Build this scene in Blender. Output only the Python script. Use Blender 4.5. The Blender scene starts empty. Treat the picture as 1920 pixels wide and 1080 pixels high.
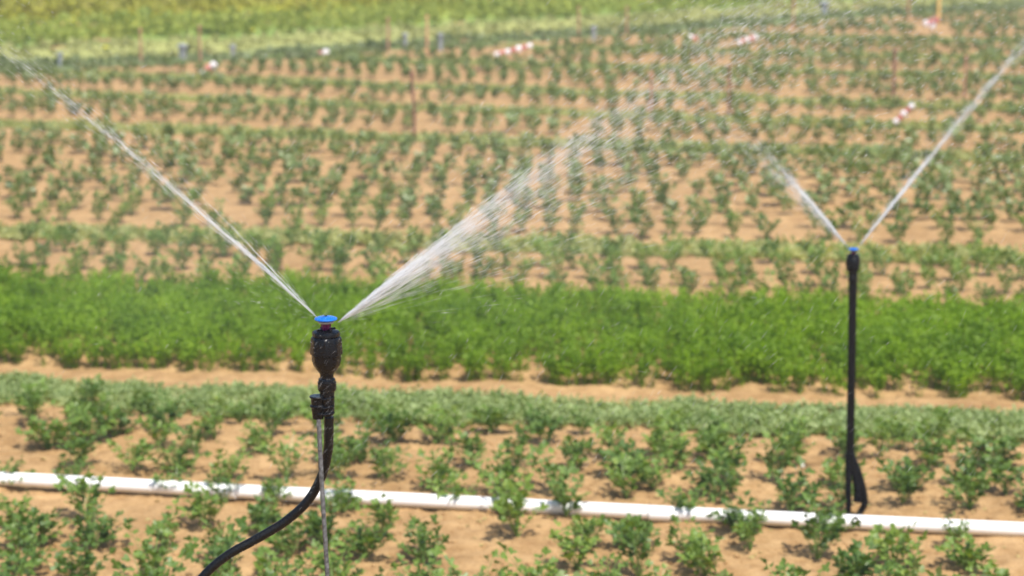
import bpy, math, random
import numpy as np
from mathutils import Vector, Matrix

random.seed(7)
RNG = np.random.default_rng(11)
SC = bpy.context.scene
COL = SC.collection
R = math.radians

# ------------------------------------------------------------------ camera
CAM_H = 3.025
F_PX = 4000.0                     # focal length in pixels of a 1920 wide frame
PITCH = math.atan(780.0 / F_PX)   # looking down
cam_d = bpy.data.cameras.new("camera")
cam = bpy.data.objects.new("camera", cam_d)
COL.objects.link(cam)
cam.location = (0, 0, CAM_H)
cam.rotation_euler = (math.pi / 2 - PITCH, 0, 0)
cam_d.sensor_width = 36.0
cam_d.lens = 36.0 * F_PX / 1920.0
cam_d.clip_start = 0.1
cam_d.clip_end = 6000
cam_d.dof.use_dof = True
cam_d.dof.focus_distance = 5.0
cam_d.dof.aperture_fstop = 3.9
cam_d.dof.aperture_blades = 7
SC.camera = cam

# ------------------------------------------------------------------ light
SUN_EL, SUN_AZ = R(62), R(152)    # azimuth clockwise from +Y (the view direction)
world = bpy.data.worlds.new("World")
SC.world = world
world.use_nodes = True
wn = world.node_tree
bg = wn.nodes["Background"]
sky = wn.nodes.new("ShaderNodeTexSky")
sky.sky_type = 'NISHITA'
sky.sun_disc = False
sky.sun_elevation = SUN_EL
sky.sun_rotation = SUN_AZ
sky.air_density = 1.0
sky.dust_density = 1.5
wn.links.new(sky.outputs[0], bg.inputs[0])
bg.inputs[1].default_value = 0.12
sun_d = bpy.data.lights.new("sun", 'SUN')
sun_d.energy = 4.2
sun_d.angle = R(0.5)
sun_d.color = (1.0, 0.95, 0.87)
sun = bpy.data.objects.new("sun", sun_d)
COL.objects.link(sun)
sdir = Vector((math.sin(SUN_AZ) * math.cos(SUN_EL), math.cos(SUN_AZ) * math.cos(SUN_EL), math.sin(SUN_EL)))
sun.rotation_euler = sdir.to_track_quat('Z', 'Y').to_euler()
sun.location = (0, 0, 30)

SC.view_settings.view_transform = 'Standard'
SC.view_settings.look = 'None'
SC.view_settings.gamma = 1.0
SC.view_settings.exposure = 0.58
SC.render.engine = 'CYCLES'
SC.cycles.use_denoising = True
SC.cycles.max_bounces = 7
SC.cycles.diffuse_bounces = 3
SC.cycles.transparent_max_bounces = 24

# ------------------------------------------------------------------ helpers
cp, sp = math.cos(PITCH), math.sin(PITCH)

def ray(px, py):
    a, b = (px - 960.0) / F_PX, -(py - 540.0) / F_PX
    return np.array([a, cp + b * sp, -sp + b * cp])

def at(px, py, z=0.0):
    """the point of height z seen at pixel (px, py) of the 1920 wide photograph"""
    d = ray(px, py)
    t = (z - CAM_H) / d[2]
    return Vector((d[0] * t, d[1] * t, z))

def at_y(px, py, Y):
    d = ray(px, py)
    t = Y / d[1]
    return Vector((d[0] * t, Y, CAM_H + d[2] * t))

def to_px(p):
    x, y, z = p[0], p[1], p[2] - CAM_H
    depth = y * cp - z * sp
    up = y * sp + z * cp
    return 960 + F_PX * x / depth, 540 - F_PX * up / depth

def world_line(y0, y1):
    """ground line through the photograph's left edge at height y0 and right edge at y1: Y = a + b X"""
    p, q = at(0, y0), at(1917, y1)
    b = (q.y - p.y) / (q.x - p.x)
    return p.y - b * p.x, b

def mesh_obj(name, verts, faces, mat, parent=None, smooth=False, mats=None, mat_idx=None):
    me = bpy.data.meshes.new(name)
    verts = np.asarray(verts, dtype=np.float32).reshape(-1, 3)
    if isinstance(faces, np.ndarray):
        n, k = faces.shape
        me.vertices.add(len(verts)); me.vertices.foreach_set("co", verts.ravel())
        me.loops.add(n * k); me.loops.foreach_set("vertex_index", faces.astype(np.int32).ravel())
        me.polygons.add(n)
        me.polygons.foreach_set("loop_start", np.arange(0, n * k, k, dtype=np.int32))
        me.polygons.foreach_set("loop_total", np.full(n, k, dtype=np.int32))
        me.update(calc_edges=True)
    else:
        me.from_pydata(verts.tolist(), [], faces)
    for m in (mats or [mat]):
        me.materials.append(m)
    if mat_idx is not None:
        me.polygons.foreach_set("material_index", np.asarray(mat_idx, dtype=np.int32))
    if smooth:
        me.polygons.foreach_set("use_smooth", np.ones(len(me.polygons), dtype=bool))
    me.update()
    o = bpy.data.objects.new(name, me)
    COL.objects.link(o)
    if parent:
        o.parent = parent
    return o

def empty(name, loc=(0, 0, 0), rz=0):
    o = bpy.data.objects.new(name, None)
    o.empty_display_size = 0.1
    COL.objects.link(o)
    o.location = loc
    o.rotation_euler = (0, 0, rz)
    return o

def tag(o, label=None, cat=None, group=None, kind=None):
    if label: o['label'] = label
    if cat: o['category'] = cat
    if group: o['group'] = group
    if kind: o['kind'] = kind
    return o

def _hash(ix, iy, s):
    h = (ix.astype(np.int64) * 374761393 + iy.astype(np.int64) * 668265263 + s * 1442695041) & 0xffffffff
    h = ((h ^ (h >> 13)) * 1274126177) & 0xffffffff
    return ((h ^ (h >> 16)) & 0xffffff) / float(0xffffff)

def vnoise(x, y, s=0):
    """smooth value noise in -1..1"""
    x = np.asarray(x, float); y = np.asarray(y, float)
    ix, iy = np.floor(x), np.floor(y)
    fx, fy = x - ix, y - iy
    fx = fx * fx * (3 - 2 * fx); fy = fy * fy * (3 - 2 * fy)
    a, b = _hash(ix, iy, s), _hash(ix + 1, iy, s)
    c, d = _hash(ix, iy + 1, s), _hash(ix + 1, iy + 1, s)
    return 2 * ((a * (1 - fx) + b * fx) * (1 - fy) + (c * (1 - fx) + d * fx) * fy) - 1

def sstep(t):
    t = np.clip(t, 0, 1)
    return t * t * (3 - 2 * t)

class MB:
    """collects simple solids into one mesh"""
    def __init__(s): s.v, s.f = [], []
    def add(s, v, f):
        n = len(s.v)
        s.v.extend([tuple(p) for p in v]); s.f.extend([tuple(i + n for i in q) for q in f])
    def lathe(s, prof, seg=40, c=(0, 0), ribs=0, rib=0.0, ribz=None, cap=True):
        v, f = [], []
        for (r, z) in prof:
            for i in range(seg):
                a = 2 * math.pi * i / seg
                rr = r
                if ribs and (ribz is None or ribz[0] <= z <= ribz[1]):
                    rr = r + rib * (1 if math.cos(a * ribs) > 0.55 else 0)
                v.append((c[0] + rr * math.cos(a), c[1] + rr * math.sin(a), z))
        for k in range(len(prof) - 1):
            for i in range(seg):
                j = (i + 1) % seg
                f.append((k * seg + i, k * seg + j, (k + 1) * seg + j, (k + 1) * seg + i))
        if cap:
            f.append(tuple(reversed(range(seg))))
            f.append(tuple((len(prof) - 1) * seg + i for i in range(seg)))
        s.add(v, f)
    def tube(s, pts, rad, seg=16, noise=0.0):
        pts = [Vector(p) for p in pts]
        v, f = [], []
        prev = None
        for i, p in enumerate(pts):
            t = (pts[min(i + 1, len(pts) - 1)] - pts[max(i - 1, 0)]).normalized()
            if prev is None:
                n = t.orthogonal().normalized()
            else:
                n = (prev - t * prev.dot(t)).normalized()
            prev = n
            b = t.cross(n)
            r = rad(i / (len(pts) - 1)) if callable(rad) else rad
            for k in range(seg):
                a = 2 * math.pi * k / seg
                rr = r * (1 + noise * math.sin(3 * a + i * 1.7) * random.random())
                v.append(p + n * (rr * math.cos(a)) + b * (rr * math.sin(a)))
        for i in range(len(pts) - 1):
            for k in range(seg):
                j = (k + 1) % seg
                f.append((i * seg + k, i * seg + j, (i + 1) * seg + j, (i + 1) * seg + k))
        f.append(tuple(reversed(range(seg))))
        f.append(tuple((len(pts) - 1) * seg + k for k in range(seg)))
        s.add(v, f)
    def box(s, c, d, rz=0):
        m = Matrix.Rotation(rz, 3, 'Z')
        v = [Vector(c) + m @ Vector((x * d[0] / 2, y * d[1] / 2, z * d[2] / 2)) for x in (-1, 1) for y in (-1, 1) for z in (-1, 1)]
        s.add(v, [(0, 1, 3, 2), (4, 6, 7, 5), (0, 4, 5, 1), (2, 3, 7, 6), (0, 2, 6, 4), (1, 5, 7, 3)])
    def build(s, name, mat, parent=None, smooth=True, angle=35):
        o = mesh_obj(name, s.v, s.f, mat, parent)
        if smooth:
            o.data.shade_smooth() if hasattr(o.data, "shade_smooth") else None
            try:
                o.data.set_sharp_from_angle(angle=R(angle))
            except Exception:
                pass
        return o

def spline(pts, n):
    """Catmull-Rom through pts, n samples per span"""
    P = [Vector(p) for p in pts]
    P = [P[0] * 2 - P[1]] + P + [P[-1] * 2 - P[-2]]
    out = []
    for i in range(1, len(P) - 2):
        for k in range(n):
            t = k / n
            a, b, c, d = P[i - 1], P[i], P[i + 1], P[i + 2]
            out.append(0.5 * ((2 * b) + (c - a) * t + (2 * a - 5 * b + 4 * c - d) * t * t + (3 * b - a - 3 * c + d) * t ** 3))
    out.append(P[-2])
    return out

# ------------------------------------------------------------------ materials
def new_mat(name):
    m = bpy.data.materials.new(name)
    m.use_nodes = True
    nt = m.node_tree
    return m, nt, nt.nodes["Principled BSDF"]

def N(nt, t, **kw):
    n = nt.nodes.new(t)
    for k, v in kw.items():
        setattr(n, k, v)
    return n

def noise_mat(name, c1, c2, scale=8, rough=0.8, bump=0.0, bscale=60, detail=5, spec=0.3, coords='Object', c3=None):
    m, nt, b = new_mat(name)
    tc = N(nt, "ShaderNodeTexCoord")
    no = N(nt, "ShaderNodeTexNoise"); no.inputs["Scale"].default_value = scale; no.inputs["Detail"].default_value = detail
    nt.links.new(tc.outputs[coords], no.inputs["Vector"])
    cr = N(nt, "ShaderNodeValToRGB")
    cr.color_ramp.elements[0].position = 0.35; cr.color_ramp.elements[0].color = (*c1, 1)
    cr.color_ramp.elements[1].position = 0.65; cr.color_ramp.elements[1].color = (*c2, 1)
    if c3:
        e = cr.color_ramp.elements.new(0.78); e.color = (*c3, 1)
    nt.links.new(no.outputs["Fac"], cr.inputs[0])
    nt.links.new(cr.outputs[0], b.inputs["Base Color"])
    b.inputs["Roughness"].default_value = rough
    b.inputs["Specular IOR Level"].default_value = spec
    if bump:
        n2 = N(nt, "ShaderNodeTexNoise"); n2.inputs["Scale"].default_value = bscale; n2.inputs["Detail"].default_value = 6
        nt.links.new(tc.outputs[coords], n2.inputs["Vector"])
        bp = N(nt, "ShaderNodeBump"); bp.inputs["Strength"].default_value = bump; bp.inputs["Distance"].default_value = 0.01
        nt.links.new(n2.outputs["Fac"], bp.inputs["Height"])
        nt.links.new(bp.outputs[0], b.inputs["Normal"])
    return m

def leaf_mat(name, c1, c2, rough=0.45, trans=0.3, spec=0.5, scale=14, obj_random=True, yellow=None):
    """leaf surface: hue drifts over the plant and from plant to plant; some light passes through"""
    m, nt, b = new_mat(name)
    tc = N(nt, "ShaderNodeTexCoord")
    no = N(nt, "ShaderNodeTexNoise"); no.inputs["Scale"].default_value = scale; no.inputs["Detail"].default_value = 3
    nt.links.new(tc.outputs["Object"], no.inputs["Vector"])
    fac = no.outputs["Fac"]
    if obj_random:
        oi = N(nt, "ShaderNodeObjectInfo")
        mp = N(nt, "ShaderNodeMath", operation='MULTIPLY_ADD'); mp.inputs[1].default_value = 0.35; mp.inputs[2].default_value = -0.17
        nt.links.new(oi.outputs["Random"], mp.inputs[0])
        ad = N(nt, "ShaderNodeMath", operation='ADD')
        nt.links.new(fac, ad.inputs[0]); nt.links.new(mp.outputs[0], ad.inputs[1])
        fac = ad.outputs[0]
    cr = N(nt, "ShaderNodeValToRGB")
    cr.color_ramp.elements[0].position = 0.3; cr.color_ramp.elements[0].color = (*c1, 1)
    cr.color_ramp.elements[1].position = 0.68; cr.color_ramp.elements[1].color = (*c2, 1)
    if yellow:
        e = cr.color_ramp.elements.new(0.8); e.color = (*yellow, 1)
    nt.links.new(fac, cr.inputs[0])
    b.inputs["Roughness"].default_value = rough
    b.inputs["Specular IOR Level"].default_value = spec
    nt.links.new(cr.outputs[0], b.inputs["Base Color"])
    tr = N(nt, "ShaderNodeBsdfTranslucent")
    mx = N(nt, "ShaderNodeMixRGB", blend_type='MULTIPLY'); mx.inputs[0].default_value = 1
    mx.inputs[2].default_value = (1.9, 2.0, 0.6, 1)
    nt.links.new(cr.outputs[0], mx.inputs[1]); nt.links.new(mx.outputs[0], tr.inputs[0])
    ms = N(nt, "ShaderNodeMixShader"); ms.inputs[0].default_value = trans
    out = nt.nodes["Material Output"]
    nt.links.new(b.outputs[0], ms.inputs[1]); nt.links.new(tr.outputs[0], ms.inputs[2])
    nt.links.new(ms.outputs[0], out.inputs[0])
    return m

def soil_mat():
    m, nt, b = new_mat("sandy_soil")
    tc = N(nt, "ShaderNodeTexCoord")
    def noise(scale, detail, rough=0.55):
        n = N(nt, "ShaderNodeTexNoise"); n.inputs["Scale"].default_value = scale
        n.inputs["Detail"].default_value = detail; n.inputs["Roughness"].default_value = rough
        nt.links.new(tc.outputs["Object"], n.inputs["Vector"])
        return n
    big, mid, fine = noise(1.1, 4), noise(9, 6, 0.65), noise(70, 5, 0.7)
    cr = N(nt, "ShaderNodeValToRGB")
    cr.color_ramp.elements[0].position = 0.34; cr.color_ramp.elements[0].color = (0.318, 0.194, 0.085, 1)
    cr.color_ramp.elements[1].position = 0.62; cr.color_ramp.elements[1].color = (0.458, 0.300, 0.147, 1)
    nt.links.new(mid.outputs["Fac"], cr.inputs[0])
    c2 = N(nt, "ShaderNodeValToRGB")
    c2.color_ramp.elements[0].position = 0.35; c2.color_ramp.elements[0].color = (0.85, 0.82, 0.78, 1)
    c2.color_ramp.elements[1].position = 0.65; c2.color_ramp.elements[1].color = (1.06, 1.05, 1.04, 1)
    nt.links.new(big.outputs["Fac"], c2.inputs[0])
    mu = N(nt, "ShaderNodeMixRGB", blend_type='MULTIPLY'); mu.inputs[0].default_value = 1
    nt.links.new(cr.outputs[0], mu.inputs[1]); nt.links.new(c2.outputs[0], mu.inputs[2])
    c3 = N(nt, "ShaderNodeValToRGB")
    c3.color_ramp.elements[0].position = 0.3; c3.color_ramp.elements[0].color = (0.72, 0.68, 0.64, 1)
    c3.color_ramp.elements[1].position = 0.55; c3.color_ramp.elements[1].color = (1.03, 1.03, 1.03, 1)
    nt.links.new(fine.outputs["Fac"], c3.inputs[0])
    mu2 = N(nt, "ShaderNodeMixRGB", blend_type='MULTIPLY'); mu2.inputs[0].default_value = 1
    nt.links.new(mu.outputs[0], mu2.inputs[1]); nt.links.new(c3.outputs[0], mu2.inputs[2])
    nt.links.new(mu2.outputs[0], b.inputs["Base Color"])
    wet = noise(2.6, 7, 0.7)
    wr_ = N(nt, "ShaderNodeMapRange"); wr_.inputs[1].default_value = 0.56; wr_.inputs[2].default_value = 0.70
    wr_.inputs[3].default_value = 0.0; wr_.inputs[4].default_value = 0.55
    nt.links.new(wet.outputs["Fac"], wr_.inputs[0])
    mw = N(nt, "ShaderNodeMixRGB"); mw.inputs[2].default_value = (0.20, 0.105, 0.045, 1)
    nt.links.new(wr_.outputs[0], mw.inputs[0]); nt.links.new(mu2.outputs[0], mw.inputs[1])
    nt.links.new(mw.outputs[0], b.inputs["Base Color"])
    b.inputs["Roughness"].default_value = 0.9
    b.inputs["Specular IOR Level"].default_value = 0.15
    ad = N(nt, "ShaderNodeMath", operation='MULTIPLY_ADD'); ad.inputs[1].default_value = 0.35
    nt.links.new(fine.outputs["Fac"], ad.inputs[0]); nt.links.new(mid.outputs["Fac"], ad.inputs[2])
    bp = N(nt, "ShaderNodeBump"); bp.inputs["Strength"].default_value = 0.7; bp.inputs["Distance"].default_value = 0.02
    nt.links.new(ad.outputs[0], bp.inputs["Height"]); nt.links.new(bp.outputs[0], b.inputs["Normal"])
    return m

M_SOIL = soil_mat()
M_CELERY = leaf_mat("celery_leaf", (0.062, 0.120, 0.020), (0.155, 0.240, 0.042), rough=0.46, trans=0.24, spec=0.42, yellow=(0.22, 0.28, 0.05))
M_CELERY_FAR = leaf_mat("celery_leaf_mass", (0.105, 0.15, 0.045), (0.19, 0.245, 0.080), rough=0.42, trans=0.22, scale=3.0, obj_random=False)
M_STALK = leaf_mat("celery_stalk", (0.13, 0.24, 0.05), (0.24, 0.36, 0.10), rough=0.4, trans=0.1, scale=20)
M_HERB = leaf_mat("herb_leaf", (0.108, 0.195, 0.012), (0.225, 0.338, 0.018), rough=0.55, trans=0.4, scale=2.6, spec=0.3, obj_random=False, yellow=(0.30, 0.40, 0.04))
M_WEED = leaf_mat("weed_leaf", (0.22, 0.29, 0.12), (0.35, 0.41, 0.19), rough=0.6, trans=0.3, scale=4, spec=0.3, obj_random=False, yellow=(0.36, 0.38, 0.12))
M_WEED_DRY = leaf_mat("weed_leaf_dry", (0.29, 0.31, 0.13), (0.41, 0.41, 0.19), rough=0.7, trans=0.3, scale=1.2, spec=0.2, obj_random=False)

def plastic(name, col, rough=0.3, spec=0.5, bump=0.25, bscale=220):
    m, nt, b = new_mat(name)
    b.inputs["Base Color"].default_value = (*col, 1)
    b.inputs["Specular IOR Level"].default_value = spec
    tc = N(nt, "ShaderNodeTexCoord")
    n = N(nt, "ShaderNodeTexNoise"); n.inputs["Scale"].default_value = bscale; n.inputs["Detail"].default_value = 3
    nt.links.new(tc.outputs["Object"], n.inputs["Vector"])
    mr = N(nt, "ShaderNodeMapRange"); mr.inputs[1].default_value = 0.35; mr.inputs[2].default_value = 0.65
    mr.inputs[3].default_value = rough - 0.12; mr.inputs[4].default_value = rough + 0.2
    nt.links.new(n.outputs["Fac"], mr.inputs[0]); nt.links.new(mr.outputs[0], b.inputs["Roughness"])
    if bump:
        bp = N(nt, "ShaderNodeBump"); bp.inputs["Strength"].default_value = bump; bp.inputs["Distance"].default_value = 0.002
        nt.links.new(n.outputs["Fac"], bp.inputs["Height"]); nt.links.new(bp.outputs[0], b.inputs["Normal"])
    return m

M_BLACK = plastic("wet_black_plastic", (0.0022, 0.003, 0.0055), rough=0.26, spec=0.28, bump=0.3, bscale=130)
M_HOSE = plastic("black_rubber_hose", (0.0028, 0.003, 0.004), rough=0.34, spec=0.28, bump=0.3, bscale=300)
M_BLUE = plastic("blue_plastic", (0.006, 0.13, 0.52), rough=0.22, bump=0.1)
M_PURPLE = plastic("purple_plastic", (0.16, 0.012, 0.09), rough=0.3)
M_GREYP = plastic("grey_plastic", (0.30, 0.31, 0.34), rough=0.35)
M_ROD = noise_mat("galvanised_rod", (0.045, 0.048, 0.052), (0.15, 0.155, 0.165), scale=120, rough=0.45, bump=0.2, bscale=400, spec=0.6)
M_PIPE = noise_mat("white_pvc", (0.84, 0.84, 0.84), (0.88, 0.88, 0.88), scale=7, rough=0.35, spec=0.5, c3=(0.72, 0.66, 0.52))
M_WATER = None
def water_mat():
    m, nt, b = new_mat("sunlit_water")
    b.inputs["Base Color"].default_value = (0.95, 0.97, 1.0, 1)
    b.inputs["Roughness"].default_value = 0.15
    b.inputs["IOR"].default_value = 1.33
    tr = N(nt, "ShaderNodeBsdfTranslucent"); tr.inputs[0].default_value = (0.96, 0.98, 1.0, 1)
    ms = N(nt, "ShaderNodeMixShader"); ms.inputs[0].default_value = 0.5
    nt.links.new(b.outputs[0], ms.inputs[1]); nt.links.new(tr.outputs[0], ms.inputs[2])
    tp = N(nt, "ShaderNodeBsdfTransparent")
    m2 = N(nt, "ShaderNodeMixShader"); m2.inputs[0].default_value = 0.44
    nt.links.new(tp.outputs[0], m2.inputs[1]); nt.links.new(ms.outputs[0], m2.inputs[2])
    nt.links.new(m2.outputs[0], nt.nodes["Material Output"].inputs[0])
    return m
M_WATER = water_mat()
M_BEAD, _nt, _b = new_mat("water_bead")
_b.inputs["Base Color"].default_value = (0.9, 0.94, 1, 1); _b.inputs["Roughness"].default_value = 0.03
_b.inputs["Transmission Weight"].default_value = 0.85; _b.inputs["IOR"].default_value = 1.33

# ------------------------------------------------------------------ layout of beds and strips
EDGE = [(-900, 175), (0, 137), (213, 129), (640, 104), (853, 89), (1060, 75), (1280, 62), (1600, 36), (1900, 19), (2600, -16)]
EDGE_W = np.array([[p.x, p.y] for p in (at(*q) for q in EDGE)])
def edge_y(x):
    return np.interp(x, EDGE_W[:, 0], EDGE_W[:, 1])

STRIPS = {k: world_line(*v) for k, v in dict(a=(430, 478), b=(230, 297), c=(170, 242), d=(131, 202), e=(92, 145), f=(62, 110), g=(36, 76)).items()}
PIPE_A, PIPE_B = world_line(898, 993)
WEED0 = world_line(745, 812)     # near edge of the weedy strip
WEED1 = world_line(703, 769)     # far edge
HERB0 = world_line(668, 738)     # foot of the herb crop
HERB1 = world_line(546, 602)

def L(line, x):
    return line[0] + line[1] * x

def ground_h(x, y):
    x = np.asarray(x, float); y = np.asarray(y, float)
    z = 0.9 * sstep((8.7 - y) / 3.6)
    # the front bed and the far beds stand a little above the strips between them
    def bump(yc, hw, soft):
        return sstep((hw - np.abs(y - yc)) / soft)
    z = z - 0.045 * bump((L(WEED0, x) + L(WEED1, x)) / 2 + 0.15, 0.78, 0.22)
    for k, s in STRIPS.items():
        z = z - 0.05 * bump(L(s, x), 0.55, 0.3)
    amp = np.clip((y - 7.0) / 1.5, 0.3, 1)
    z = z + amp * (0.012 * vnoise(x * 1.9, y * 1.9, 1) + 0.012 * vnoise(x * 5.3, y * 5.3, 2) + 0.008 * vnoise(x * 13, y * 13, 3))
    near = np.clip((14 - y) / 2, 0, 1)
    z = z + near * amp * (0.006 * vnoise(x * 31, y * 31, 4) + 0.004 * vnoise(x * 60, y * 60, 5))
    return z

# ground sheet: dense where the camera sees it, reaching the horizon
ys = np.concatenate([np.array([-2000, -600, -200, -60, -20, -6, -2, 0, 1.0, 2, 3]), np.arange(3.5, 8.6, 0.1), np.arange(8.6, 12.95, 0.02),
                     np.arange(13.0, 25, 0.08), np.arange(25.2, 62, 0.3), 62 * 1.25 ** np.arange(1, 17)])
xh = np.concatenate([np.arange(0, 3.6, 0.025), np.arange(3.65, 8, 0.12), np.arange(8.3, 20, 0.5), 20 * 1.4 ** np.arange(1, 14)])
xs = np.concatenate([-xh[:0:-1], xh])
GX, GY = np.meshgrid(xs, ys)
GZ = ground_h(GX, GY)
nx, ny = len(xs), len(ys)
idx = np.arange(nx * ny).reshape(ny, nx)
gf = np.stack([idx[:-1, :-1], idx[:-1, 1:], idx[1:, 1:], idx[1:, :-1]], -1).reshape(-1, 4)
ground = mesh_obj("ground", np.stack([GX, GY, GZ], -1), gf, M_SOIL, smooth=True)
tag(ground, "sandy orange brown soil of the vegetable field", kind='structure')

def gz(x, y):
    return float(ground_h(x, y))

# meadow beyond the diagonal edge of the field
def meadow_mat():
    m, nt, b = new_mat("meadow_turf")
    g = N(nt, "ShaderNodeNewGeometry")
    at_ = N(nt, "ShaderNodeAttribute"); at_.attribute_name = "beyond"
    no = N(nt, "ShaderNodeTexNoise"); no.inputs["Scale"].default_value = 0.35; no.inputs["Detail"].default_value = 5
    nt.links.new(g.outputs["Position"], no.inputs["Vector"])
    ma = N(nt, "ShaderNodeMath", operation='MULTIPLY_ADD'); ma.inputs[1].default_value = 0.10
    nt.links.new(no.outputs["Fac"], ma.inputs[0]); nt.links.new(at_.outputs["Fac"], ma.inputs[2])
    cr = N(nt, "ShaderNodeValToRGB")
    el = cr.color_ramp.elements
    stops = [(0.05, (0.14, 0.18, 0.07)), (0.12, (0.16, 0.20, 0.08)), (0.17, (0.32, 0.33, 0.11)), (0.27, (0.31, 0.32, 0.10)),
             (0.33, (0.20, 0.28, 0.07)), (0.48, (0.26, 0.33, 0.06)), (0.60, (0.38, 0.38, 0.05)), (0.75, (0.24, 0.27, 0.02)), (0.95, (0.36, 0.31, 0.07))]
    el[0].position, el[0].color = stops[0][0], (*stops[0][1], 1)
    el[1].position, el[1].color = stops[-1][0], (*stops[-1][1], 1)
    for p, c in stops[1:-1]:
        e = el.new(p); e.color = (*c, 1)
    nt.links.new(ma.outputs[0], cr.inputs[0]); nt.links.new(cr.outputs[0], b.inputs["Base Color"])
    b.inputs["Roughness"].default_value = 0.9
    b.inputs["Specular IOR Level"].default_value = 0.1
    return m
mxs = np.concatenate([[-2000, -700, -250, -90, -50, -35, -28], np.arange(-24, 30, 0.6), [35, 50, 90, 250, 700, 2000]])
offs = np.concatenate([np.arange(0, 30, 0.4), 30 * 1.3 ** np.arange(1, 18)])
MX, MO = np.meshgrid(mxs, offs)
MY = edge_y(MX) + MO
MZ = 0.03 + ground_h(MX, MY) + 0.05 * vnoise(MX * 0.8, MY * 0.8, 8) * sstep(MO / 3)
MZ[0, :] -= 0.09
nxm, nym = len(mxs), len(offs)
mi = np.arange(nxm * nym).reshape(nym, nxm)
mf = np.stack([mi[:-1, :-1], mi[:-1, 1:], mi[1:, 1:], mi[1:, :-1]], -1).reshape(-1, 4)
meadow = mesh_obj("meadow", np.stack([MX, MY, MZ], -1), mf, meadow_mat(), smooth=True)
att = meadow.data.attributes.new("beyond", 'FLOAT', 'POINT')
att.data.foreach_set("value", np.clip(MO / 20.0, 0, 1).astype(np.float32).ravel())
tag(meadow, "yellow green meadow in bands beyond the field", kind='structure')

# clods on the front bed
def clods(n, x0, x1, y0, y1, seed):
    rng = np.random.default_rng(seed)
    t = (1 + 5 ** 0.5) / 2
    iv = np.array([(-1, t, 0), (1, t, 0), (-1, -t, 0), (1, -t, 0), (0, -1, t), (0, 1, t), (0, -1, -t), (0, 1, -t), (t, 0, -1), (t, 0, 1), (-t, 0, -1), (-t, 0, 1)]) / 1.9
    fc = np.array([(0, 11, 5), (0, 5, 1), (0, 1, 7), (0, 7, 10), (0, 10, 11), (1, 5, 9), (5, 11, 4), (11, 10, 2), (10, 7, 6), (7, 1, 8), (3, 9, 4), (3, 4, 2), (3, 2, 6), (3, 6, 8), (3, 8, 9), (4, 9, 5), (2, 4, 11), (6, 2, 10), (8, 6, 7), (9, 8, 1)])
    px, py = rng.uniform(x0, x1, n), rng.uniform(y0, y1, n)
    keep = vnoise(px * 2.3, py * 2.3, 40) + 0.7 * rng.random(n) > 0.15
    px, py = px[keep], py[keep]; n = len(px)
    s = 0.0028 + 0.011 * rng.random(n) ** 4
    V = iv[None] * (1 + 0.35 * (rng.random((n, 12, 1)) - 0.5))
    V = V * (s[:, None, None] * (0.7 + 0.6 * rng.random((n, 1, 3))))
    V[..., 2] *= 0.75
    V += np.stack([px, py, ground_h(px, py) + s * 0.25], -1)[:, None, :]
    F = fc[None] + (np.arange(n) * 12)[:, None, None]
    o = mesh_obj("soil_clods", V, F.reshape(-1, 3), M_SOIL, smooth=True)
    return tag(o, "crumbly clods of orange soil scattered on the front bed", "soil", kind='stuff')
clods(9000, -4, 4, 8.7, 11.9, 5)

# ------------------------------------------------------------------ plants
LEAF2D = np.array([(0, 0.0), (-.16, .22), (-.46, .36), (-.40, .62), (-.20, .60), (-.22, .90), (0, 1.02), (.22, .90), (.20, .60), (.40, .62), (.46, .36), (.16, .22)])
def leaflet(rng, p, fwd, up, size, fine=True):
    fwd = fwd / np.linalg.norm(fwd)
    side = np.cross(fwd, up); side /= (np.linalg.norm(side) + 1e-9)
    nrm = np.cross(side, fwd)
    if fine:
        pts = LEAF2D * (0.85 + 0.3 * rng.random(LEAF2D.shape))
        c = np.array([0, 0.5])
        fold, curl = rng.uniform(0.15, 0.55), rng.uniform(-0.5, 0.15)
        def P(q):
            z = fold * abs(q[0]) + curl * q[1] ** 2 * 0.5 + 0.04 * rng.normal()
            return p + size * (side * q[0] + fwd * q[1] + nrm * z)
        V = [P(c)] + [P(q) for q in pts]
        n = len(pts)
        F = [(0, 1 + i, 1 + (i + 1) % n) for i in range(n)]
    else:
        q = np.array([(0, 0), (-.5, .45), (-.2, .95), (.25, 1.0), (.5, .45)]) * (0.8 + 0.4 * rng.random((5, 2)))
        fold = rng.uniform(0.1, 0.5)
        V = [p + size * (side * a + fwd * b + nrm * (fold * abs(a) - 0.15 * b)) for a, b in q]
        F = [(0, 1, 2), (0, 2, 3), (0, 3, 4)]
    return V, F

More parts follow.
